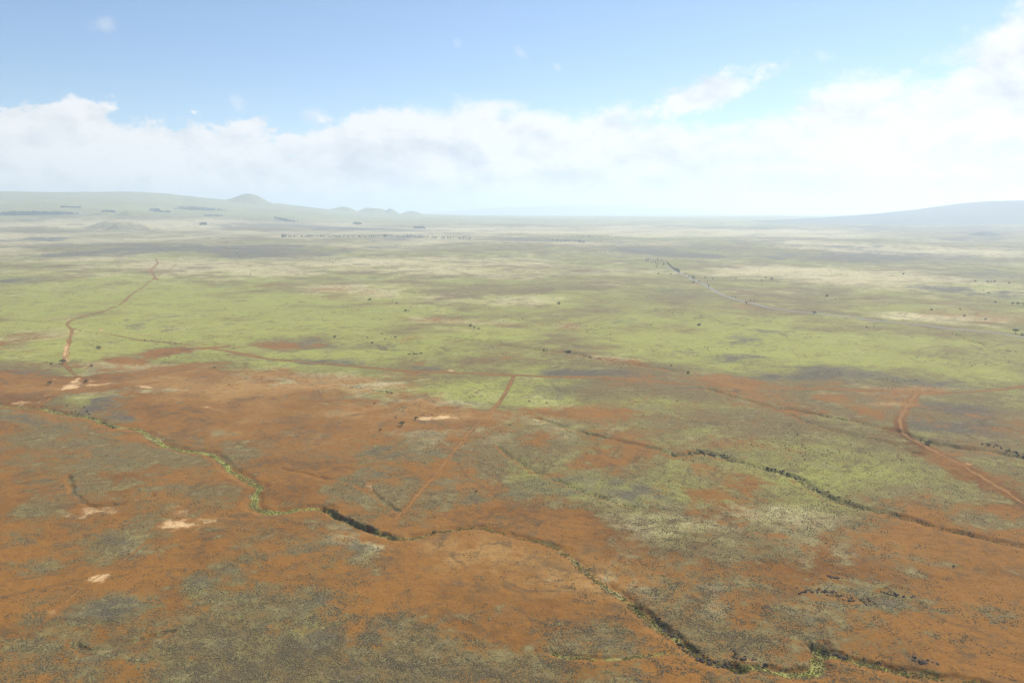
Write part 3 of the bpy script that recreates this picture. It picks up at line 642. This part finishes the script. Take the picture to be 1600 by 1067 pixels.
# single trees and bushes of the near plain: kind, foot x, foot y, width px, label
for a in [('thorn', 628, 664, 13, 'flat-topped thorn tree, largest of the group by the white clay streak'), ('thorn', 650, 655, 9, 'thorn tree just left of the end of the white clay streak'),
          ('thorn', 594, 672, 8, 'small thorn tree, leftmost of the group on the orange flat'), ('bush', 618.5, 653, 4.5, 'tiny dark bush behind the flat-topped thorn tree'),
          ('bush', 600, 831, 11, 'round dark bush at the end of the deep gully'), ('bush', 678, 829, 8, 'pale sparse bush beside the thin creek line right of the gully'),
          ('bush', 718, 826, 4.5, 'low dark bush on the creek line right of the sparse pale bush'), ('thorn', 1272, 491, 9, 'lone dark tree on the green grassland below the paved road'),
          ('thorn', 1587, 522, 11, 'wide dark tree at the right edge of the tan grassland'), ('bush', 1597, 525.5, 6, 'small dark bush beside the wide tree at the right edge'),
          ('bush', 1451, 697, 13, 'round green bush at the bend of the broad red track'), ('bush', 1075, 586, 8, 'brown bush on the orange bare patch beside the long track'),
          ('bush', 1049, 575, 4, 'small dark bush at the end of the narrow gully above the long track'), ('bush', 154, 543, 8, 'dark bush on a small orange bare spot in the green'),
          ('thorn', 98, 568, 11, 'dark spreading tree below the white wheel track'), ('bush', 80, 569, 5, 'small bush left of the dark spreading tree'), ('thorn', 143, 572, 7, 'dark tree right of the spreading tree, above the clay patch'),
          ('bush', 134, 596, 8, 'dark bush standing in the middle of the white clay patch'), ('thorn', 78, 599, 9, 'dark tree left of the white clay patch'), ('bush', 634, 486, 7, 'dark bush on pale grass at the start of the orange streak'),
          ('bush', 618, 530, 5, 'largest bush of the scattered few on the middle green'), ('bush', 602, 532, 4, 'bush just left of the largest scattered bush on the green'), ('bush', 581, 536, 5, 'low bush on the thin orange line in the green'),
          ('bush', 574, 528, 3.5, 'tiny bush above the thin orange line in the green'), ('bush', 597, 523, 3.5, 'uppermost tiny bush of the scattered few on the green'), ('bush', 523, 527, 6, 'flat dark bush alone on the green, left of the scattered few'),
          ('bush', 735, 512, 8, 'brown bush at the middle of the orange streak'), ('bush', 741, 514, 5, 'small bush touching the brown bush at the orange streak'), ('bush', 748, 516, 5, 'dark low bush right of the brown bush pair'),
          ('bush', 335, 573, 4.5, 'small dark bush at the upper edge of the red ground'), ('bush', 620, 475, 4, 'tiny dark bush on the yellow grass above the orange streak'), ('bush', 578, 468.5, 7, 'flat dark bush on the yellow grass, upper left of the orange streak'),
          ('bush', 744, 769, 6, 'small dark bush on the pale tussock right of the narrow track'), ('bush', 887, 552, 8, 'dark bush in the gully above the long track'), ('bush', 850, 549, 6, 'dark bush in the gully, left of its neighbour above the long track'),
          ('bush', 922, 560, 5, 'small dark bush where the upper gully turns orange'), ('bush', 873, 476, 7, 'brown bush on the grass at the left end of a thin dark line'), ('bush', 1092, 510, 8, 'low grey bush on the green right of centre'),
          ('bush', 391, 428, 3, 'single black bush on the yellow grass at the upper left'), ('thorn', 1555, 476, 6, 'dark tree left of the small group at the right edge'), ('bush', 1507, 495, 4.5, 'dark bush on the tan grass below the group at the right edge'),
          ('bush', 1540, 500, 4.5, 'dark bush on the tan grass nearest the right edge tree'), ('bush', 1455, 486, 5, 'brown bush at the tip of the orange grass on the right'), ('bush', 1500, 485, 3.5, 'tiny bush above two bushes on the tan grass'),
          ('bush', 1544, 459, 4, 'bush on the yellow strip at the far right of the plain'), ('bush', 1412, 426, 4, 'lone bush on the pale grass far right of the gum row'), ('bush', 1292, 463, 6, 'dark bush at the end of a thin dark line, right of the road'),
          ('bush', 1490, 886, 6, 'small green bush on the dark red ground at the lower right'), ('bush', 902, 880, 5, 'small green bush in the creek bed bend'), ('bush', 827, 627, 4.5, 'dark bush on green left of a smaller one above the orange flat'),
          ('bush', 854, 629, 4, 'dark bush on green above the orange flat'), ('bush', 1058, 628, 3.5, 'dark speck of a bush in the green below the long track'), ('bush', 585, 631, 4.5, 'small dark bush on green left of the orange fan')]:
    plant_px(*a[:5])
for px, py, w in [(1582, 478, 6), (1590, 478.5, 7), (1598, 479, 6)]:
    plant_px('thorn', px, py, w, 'dark tree in the small group touching the right edge above tan grass', 'trees grouped at the right edge')
for px, py, w in [(1524, 439.5, 3.5), (1543, 440.5, 4), (1549, 440, 3), (1554, 440, 4), (1577, 442.5, 3.5)]:
    plant_px('bush', px, py, w, 'dark bush on the purplish scrub plain at the right', 'bushes on the purple scrub')
# gum trees along the paved road
GR = 'gum trees along the paved road'
row = [(1009, 405.5), (1013, 406), (1017, 405.5), (1021, 406.5), (1025, 406.5), (1024, 410), (1028, 407.5), (1032, 409), (1034, 407.5), (1037, 409.5), (1039, 410.5), (1041, 409), (1043, 412), (1045, 411), (1046, 414), (1048, 415.5), (1050, 416.5),
       (1051, 418.5), (1053, 419), (1054, 421), (1056, 421.5), (1057, 423.5), (1058.5, 423), (1060, 425.5), (1061.5, 424.5), (1011, 408), (1019, 409.5), (1027, 412), (1026, 416), (1036, 413)]
for x, y in row:
    p = at(x, y); plant('gum', p, random.uniform(.8, 1.25) * .95, 'gum tree in the long row leading down to the paved road', GR)
for x, y in [(1076, 432.5), (1080, 432), (1082, 434), (1084, 433), (1083, 436), (1086, 435.5)]:
    plant('gum', at(x, y), random.uniform(.62, .8), 'gum tree in the tight clump beside the paved road', 'gum tree clump by the road', 1.0)
for x, y, s, lab in [(1092, 442, .62, 'single gum tree beside the road below the tight clump'), (1105.5, 443, .5, 'thin gum tree behind the darkest roadside tree'), (1107.2, 449, .62, 'darkest narrow gum tree at the start of the open road'),
                     (1149.5, 465.5, .5, 'narrow tree at the lower end of the open road'), (1144.5, 463.8, .4, 'thin sparse tree left of the narrow one at the lower end of the road'), (1172.5, 472, .55, 'round dark tree, largest at the lower end of the road'),
                     (1178.5, 472, .42, 'dark tree just right of the round dark roadside tree'), (1185, 472.5, .34, 'last small tree at the lower end of the road')]:
    plant('gum', at(x, y), s, lab)
for x, y, w, lab in [(1084, 441.8, 5, 'reddish bush on an orange patch under the gum clump'), (1028.5, 426.5, 4.5, 'dark bush on pale grass left of the gum row'), (1049, 426.5, 3.5, 'small bush between the gum row and the bush on its left'),
                     (1071, 426, 4, 'bush above the road between row and clump'), (1166, 473.5, 5, 'flat dark bush left of the round dark roadside tree'), (1102, 432, 3.5, 'small bush on pale grass right of the clump'), (1114, 434, 3.5, 'reddish small bush right of the clump'),
                     (1150, 433.5, 3.5, 'dark bush alone on pale grass right of the clump'), (1196, 433.5, 4.5, 'bush on pale grass far right of the clump'), (1190, 437, 3, 'thin bush below another on the pale grass right of the road'), (1206, 436, 6, 'low wide bush patch right of the road')]:
    plant_px('bush', x, y, w, lab)
# windbreak row far out
for k in range(190):
    f = random.random() ** 1.35; x = 440 + 295 * f; y = np.interp(x, [440, 520, 620, 735], [374.2, 373.4, 373.6, 375.2]) - random.random() * (1.2 if x < 560 else 2.4)
    plant('gum', at(x, y), random.uniform(.95, 1.5) * (1.15 if x > 600 else 1.0), 'gum tree in the long windbreak line across the far plain', 'windbreak line across the far plain', random.uniform(.6, .95))
for k in range(26):
    x = random.uniform(846, 914); plant('gum', at(x, np.interp(x, [846, 914], [377, 383]) - random.random()), random.uniform(.8, 1.2), 'gum tree in the short slanting windbreak right of the long one', 'short slanting windbreak', .8)
for k in range(20):
    x = random.uniform(884, 976); plant('gum', at(x, np.interp(x, [884, 976], [372, 375]) - random.random() * .5), random.uniform(.8, 1.2), 'gum tree in the faint windbreak behind the short slanting one', 'faint far windbreak', .75)
for x, y in [(349, 381), (351, 380.5), (354, 380.8), (356, 381), (353, 384), (352, 390), (355, 392.5), (357, 393), (361, 392.8), (365, 393), (370, 392.8), (374, 393), (377, 393.5), (383, 394.5), (385, 394), (371, 399), (374, 402), (341, 393), (260, 384.5), (263, 384), (272, 385)]:
    plant('gum', at(x, y), random.uniform(.45, .75), 'tree of the loose scatter on the upper left plain', 'loose scatter of trees on the upper left plain')
for x, y in [(515, 409.5), (524, 409), (530, 409), (520, 411), (519, 416)]:
    plant('gum', at(x, y), random.uniform(.4, .55), 'thin tree in the small group on the pale green plain above centre', 'small group above centre')
for x, y in [(908, 398), (932, 393.5), (938, 394), (945, 394), (952, 394.5), (909, 389.5), (986, 410)]:
    plant('gum', at(x, y), random.uniform(.4, .6), 'tiny tree of the thin scatter left of the gum row', 'thin scatter left of the gum row')

# woodland blocks that read as one mass
def wood(pxs, n, label, hgt=18):
    """a block of forest: many crowns over a traced patch of the plain"""
    P = np.array([at(*p) for p in pxs]); co = []; fa = []; c = P.mean(0); zc = float(zmesh(*c))
    k = 0
    while k < n:
        w = rng.dirichlet(np.ones(len(P)) * .6); p = w @ P; z = float(zmesh(*p)) - zc; s = hgt * rng.uniform(.7, 1.25); k += 1
        for q in range(16):
            d = rng.normal(size=3); d /= np.linalg.norm(d); e = np.array([p[0] - c[0], p[1] - c[1], z + s * .55]) + d * np.array([.36, .36, .45]) * s * rng.uniform(.6, 1)
            u = rng.normal(size=3); u /= np.linalg.norm(u); v = np.cross(u, d); t = .22 * s; i = len(co)
            co.extend([e - u * t, e - v * t, e + u * t, e + v * t]); fa.append((i, i + 1, i + 2, i + 3))
    o = link('woodland', make_mesh('woodland', co, fa, M['wood']), kind='stuff', label=label, category='woodland'); o.location = (c[0], c[1], zc); return o
wood([(-30, 338.5), (0, 338), (60, 337.4), (110, 337), (148, 335), (120, 334), (60, 333.5), (0, 333), (-30, 334)], 800, 'long dark block of woodland at the far left', 24)
wood([(91, 326.5), (127, 326.5), (125, 324.5), (95, 324.5)], 140, 'small dark wood above the long block at the far left')
wood([(157, 334.5), (182, 334), (178, 332), (160, 332)], 120, 'dark wood on the low knoll')
wood([(232, 329.5), (252, 329), (248, 327), (234, 327.5)], 80, 'little dark wood, upper of two near the upland')
wood([(240, 332.5), (268, 332.5), (266, 331), (240, 331)], 90, 'little dark wood, lower of two near the upland')
wood([(262, 327.5), (300, 329), (345, 332), (372, 331), (340, 326), (300, 323.5), (270, 322.5)], 420, 'broad broken wood below the pointed cone')
wood([(318, 339), (348, 338.5), (345, 337), (322, 337.4)], 70, 'thin wood strip below the broad broken wood')
wood([(426, 341), (445, 343), (468, 347.5), (446, 346), (428, 343)], 130, 'slanting dark wood right of the pointed cone')
wood([(551, 352.5), (565, 352.8), (564, 350.5), (553, 350.5)], 50, 'small dark grove under the low knolls')
wood([(645, 358), (664, 358.3), (662, 356.2), (650, 356)], 60, 'small dark grove above the long windbreak')
wood([(312, 352), (324, 351.8), (322, 349.5), (313, 349.8)], 40, 'tiny grove on the pale field below the upland')

# dark basalt boulders and low shrubs lining the cut banks
def boulder(seed):
    """a broken lava block: a faceted lump with a flat base"""
    g = np.random.default_rng(seed); me = bpy.data.meshes.new('lava_boulder')
    import bmesh
    bm = bmesh.new(); bmesh.ops.create_icosphere(bm, subdivisions=2, radius=1.0)
    cut = [(Vector(g.normal(size=3)).normalized(), g.uniform(.45, .8)) for _ in range(9)]
    for v in bm.verts:
        for nrm, d in cut:
            k = v.co.dot(nrm)
            if k > d: v.co -= nrm * (k - d)
        v.co *= 1 + .10 * g.normal()
        v.co.z = max(v.co.z * .8, -.35)
    bm.to_mesh(me); bm.free(); me.materials.append(M['rock']); return me
BOULD = [boulder(40 + k) for k in range(6)]
def boulders(line, n, size, spread, label, group, bushes=0):
    L = spline(line, 1.0)
    for k in range(n):
        p = L[rng.integers(len(L))] + rng.normal(size=2) * spread
        s = size * rng.uniform(.5, 1.3)
        o = link('lava_boulder', BOULD[rng.integers(6)], label=label, category='boulder', group=group)
        o.location = (p[0], p[1], float(zmesh(*p)) + .12 * s); o.rotation_euler = (0, 0, rng.uniform(0, 6.28)); o.scale = (s * rng.uniform(.9, 1.7), s, s * rng.uniform(.7, 1.1))
    for k in range(bushes):
        p = L[rng.integers(len(L))] + rng.normal(size=2) * spread * 1.2
        plant('bush', p, rng.uniform(.35, .75), label.split(' boulder')[0].replace('dark lava', 'dark') + ' bush ' + label.split('boulder ')[1], group.replace('boulders', 'bushes'))
boulders([(512, 797), (530, 805), (560, 818), (592, 828)], 34, .75, 1.1, 'dark lava boulder along the deep gully bank left of the round bush', 'boulders along the deep gully', 14)
boulders([(1020, 962), (1045, 980), (1066, 1002), (1078, 1016)], 30, .75, 1.3, 'dark lava boulder along the steep right bank of the widening gully', 'boulders along the widening gully', 10)
boulders([(1082, 1022), (1110, 1034), (1150, 1036)], 22, 1.0, 1.2, 'dark lava boulder along the gully where it turns level', 'boulders where the gully turns', 6)
boulders([(1146, 1018), (1158, 1028), (1180, 1030), (1200, 1036)], 18, 1.0, 1.4, 'dark lava boulder on the slope above the level creek bed', 'boulders above the level creek bed', 4)
boulders([(1290, 1010), (1305, 1018), (1320, 1024)], 16, 1.1, .6, 'dark lava boulder on the short black ledge at the bottom right', 'boulders on the short black ledge', 2)
boulders([(1250, 925), (1290, 926), (1330, 936), (1368, 944)], 40, .8, 2.4, 'dark lava boulder in the long outcrop on the grey knoll', 'boulders in the long outcrop', 6)
boulders([(1380, 925), (1410, 930), (1436, 933)], 18, .75, 1.5, 'dark lava boulder in the right hand outcrop on the grey knoll', 'boulders in the right outcrop', 2)
boulders([(1293, 900), (1304, 902)], 8, 1.0, .8, 'dark lava boulder in the small upper outcrop on the grey knoll', 'boulders in the small upper outcrop')
boulders([(1430, 1032), (1445, 1037), (1462, 1038)], 12, 1.0, 1.0, 'dark lava boulder in the low outcrop near the bottom right corner', 'boulders in the corner outcrop')
boulders([(1092, 707), (1112, 708), (1134, 714)], 30, 1.1, 2.4, 'dark lava boulder on the black gully bank in the right middle', 'boulders on the black gully bank', 10)
boulders([(1140, 717), (1180, 727), (1240, 744), (1270, 763), (1330, 788)], 22, 1.1, 1.6, 'dark lava boulder strung along the long gully below the black bank', 'boulders along the long gully', 16)
boulders([(1530, 697), (1560, 701), (1600, 714)], 20, 1.2, 2.8, 'dark lava boulder on the black bank above the red track at the right', 'boulders on the right black bank', 8)
boulders([(160, 656), (172, 662), (180, 666)], 14, 1.3, .9, 'dark lava boulder on the short creek bank at the left', 'boulders on the short creek bank', 4)
boulders([(880, 550), (895, 552)], 8, 2.0, 1.6, 'dark lava boulder in the narrow gully above the long track', 'boulders in the narrow upper gully')
boulders([(637, 555), (650, 554), (662, 554)], 9, 1.7, 1.6, 'dark lava boulder in the short black line on the green', 'boulders in the short black line')
boulders([(550, 605), (570, 609), (600, 612), (614, 616)], 14, 1.2, 2.2, 'dark lava boulder along the shaded bank of the small green rise', 'boulders on the small green rise', 10)
for x, y, s in [(105, 632, .9), (118, 640, .8), (123, 643, .9), (132, 634, 1.1), (136, 640, 1.0), (139, 645, .9), (146, 650, .9), (112, 641, .7), (85, 638, .7)]:
    plant('bush', at(x, y), s, 'dark green bush of the thicket beside the left creek', 'thicket beside the left creek')

# ------------------------------------------------------------------ tussocks and creek grass, too many to count
def tufts(name, P, size, mat, label, flat):
    me = bpy.data.meshes.new(name); me.vertices.add(len(P)); me.vertices.foreach_set('co', P.astype(np.float32).ravel())
    a = me.attributes.new('size', 'FLOAT', 'POINT'); a.data.foreach_set('value', size.astype(np.float32))
    me.materials.append(M[mat]); o = link(name, me, kind='stuff', label=label, category='grass')
    g = bpy.data.node_groups.new(name, 'GeometryNodeTree'); g.interface.new_socket('Geometry', in_out='INPUT', socket_type='NodeSocketGeometry'); g.interface.new_socket('Geometry', in_out='OUTPUT', socket_type='NodeSocketGeometry')
    n = g.nodes; l = g.links; gi = n.new('NodeGroupInput'); go = n.new('NodeGroupOutput')
    ico = n.new('GeometryNodeMeshIcoSphere'); ico.inputs['Radius'].default_value = .5; ico.inputs['Subdivisions'].default_value = 2
    sp = n.new('GeometryNodeSetPosition'); ns = n.new('ShaderNodeTexNoise'); ns.inputs['Scale'].default_value = 3.2; ns.inputs['Detail'].default_value = 2
    sub = n.new('ShaderNodeVectorMath'); sub.operation = 'SUBTRACT'; l.new(ns.outputs['Color'], sub.inputs[0]); sub.inputs[1].default_value = (.5, .5, .5)
    scl = n.new('ShaderNodeVectorMath'); scl.operation = 'SCALE'; l.new(sub.outputs[0], scl.inputs[0]); scl.inputs['Scale'].default_value = .9
    l.new(ico.outputs['Mesh'], sp.inputs['Geometry']); l.new(scl.outputs[0], sp.inputs['Offset'])
    tr = n.new('GeometryNodeTransform'); l.new(sp.outputs[0], tr.inputs['Geometry']); tr.inputs['Scale'].default_value = (1, 1, flat)
    sm = n.new('GeometryNodeSetMaterial'); l.new(tr.outputs[0], sm.inputs[0]); sm.inputs['Material'].default_value = M[mat]
    iop = n.new('GeometryNodeInstanceOnPoints'); l.new(gi.outputs[0], iop.inputs['Points']); l.new(sm.outputs[0], iop.inputs['Instance'])
    na = n.new('GeometryNodeInputNamedAttribute'); na.data_type = 'FLOAT'; na.inputs['Name'].default_value = 'size'; l.new(na.outputs['Attribute'], iop.inputs['Scale'])
    rv = n.new('FunctionNodeRandomValue'); rv.data_type = 'FLOAT_VECTOR'; rv.inputs[1].default_value = (.3, .3, 6.28); l.new(rv.outputs[0], iop.inputs['Rotation'])
    l.new(iop.outputs[0], go.inputs[0]); md = o.modifiers.new('scatter', 'NODES'); md.node_group = g; return o
NC = 1000000
u = rng.random(NC); r_ = 1.0 / (1 / 340 + u * (1 / 1250 - 1 / 340)); t_ = rng.uniform(R(-39.5), R(39.5), NC)   # denser close by, where each shows
px_, py_ = r_ * np.sin(t_), r_ * np.cos(t_)
cv_, lu_, sc_, st_, ch_, de_ = control(px_, py_)
clump = fbm(px_, py_, 7, 301, 3, .6)
keep = rng.random(NC) < np.clip((cv_ - .18) * .75 + clump * .7, 0.02, .8) * (1 - ch_) * (1 - .55 * np.clip(lu_ * 1.3, 0, 1))
P = np.stack([px_, py_, zmesh(px_, py_) + .05], 1)[keep]
tufts('tussock_grass', P, (.22 + .62 * rng.random(keep.sum()) ** 2.2) * (1 + .5 * clump[keep]), 'tuft', 'grey-green tussock grass speckling the red foreground', .5)
# rank green grass in the creek beds
G = []
for L, w, dep, steep, lu in CREEKS:
    if lu < .3: continue
    n = int(len(L) * 1.5 * 5 * lu); q = L[rng.integers(len(L), size=n)] + rng.normal(size=(n, 2)) * w * .38
    jx = fbm(q[:, 0], q[:, 1], 30, 41, 3) * 5.0; jy = fbm(q[:, 0], q[:, 1], 30, 43, 3) * 5.0
    q = q - np.stack([jx, jy], 1); G.append(q[fbm(q[:, 0], q[:, 1], 16, 311, 3) > -.3])
G = np.concatenate(G)
tufts('creek_grass', np.stack([G[:, 0], G[:, 1], zmesh(G[:, 0], G[:, 1]) + .05], 1), rng.uniform(.4, 1.1, len(G)), 'reed', 'bright green grass growing along the creek beds', .8)

G = []
for L, w, dep, steep, lu in CREEKS:
    if dep < 1.5: continue
    T = np.gradient(L, axis=0); T /= np.hypot(T[:, 0], T[:, 1])[:, None]; n = int(len(L) * 1.6 * (.4 + .75 * dep)); k = rng.integers(len(L), size=n)
    q = L[k] + np.stack([-T[k, 1], T[k, 0]], 1) * (rng.normal(size=n) * .9 + w * .35)[:, None] + rng.normal(size=(n, 2)) * .8
    q = q - np.stack([fbm(q[:, 0], q[:, 1], 30, 41, 3) * 5.0, fbm(q[:, 0], q[:, 1], 30, 43, 3) * 5.0], 1)
    G.append(q[fbm(q[:, 0], q[:, 1], 22, 313, 3) > .14])
G = np.concatenate(G); Gr = np.hypot(G[:, 0], G[:, 1])
tufts('gully_scrub', np.stack([G[:, 0], G[:, 1], zmesh(G[:, 0], G[:, 1]) + .1], 1), rng.uniform(.4, 1.3, len(G)) * np.clip(Gr / 900, .7, 1.2), 'bush', 'low dark scrub lining the cut banks of the gullies', .8)

# low shrubs dotted over the grassland in loose drifts
NS = 26000
r_ = 1.0 / (1 / 700 + rng.random(NS) * (1 / 3800 - 1 / 700)); t_ = rng.uniform(R(-37), R(37), NS)
sx, sy = r_ * np.sin(t_), r_ * np.cos(t_)
k = fbm(sx, sy, 160, 321, 4, .65) + .8 * fbm(sx, sy, 40, 323, 3) > .42
sx, sy, r_ = sx[k], sy[k], r_[k]
tufts('scattered_shrubs', np.stack([sx, sy, zmesh(sx, sy) + .1], 1), (.5 + 1.6 * rng.random(len(sx)) ** 3) * np.clip(r_ / 1100, .8, 1.5), 'bush', 'low dark shrubs dotted in drifts over the green plain', .75)

# ------------------------------------------------------------------ the hazy air over the plain
HZ0, HZ1, HS = -320.0, 690.0, 66000.0
co = [(x, y, z) for z in (HZ0, HZ1) for x, y in ((-HS, -HS), (HS, -HS), (HS, HS), (-HS, HS))]
hm = bpy.data.materials.new('haze'); hm.use_nodes = True; H = NT(hm.node_tree); H.n.clear()
ho = H.new('ShaderNodeOutputMaterial'); pv = H.new('ShaderNodeVolumePrincipled'); H.l.new(pv.outputs[0], ho.inputs['Volume'])
pv.inputs['Color'].default_value = (.73, .865, 1.0, 1); pv.inputs['Density'].default_value = 8.0e-5; pv.inputs['Anisotropy'].default_value = .4
haze = link('haze', make_mesh('haze', co, [(0, 3, 2, 1), (4, 5, 6, 7), (0, 1, 5, 4), (1, 2, 6, 5), (2, 3, 7, 6), (3, 0, 4, 7)], hm), kind='stuff', label='pale hazy air veiling the far plain and mountains')
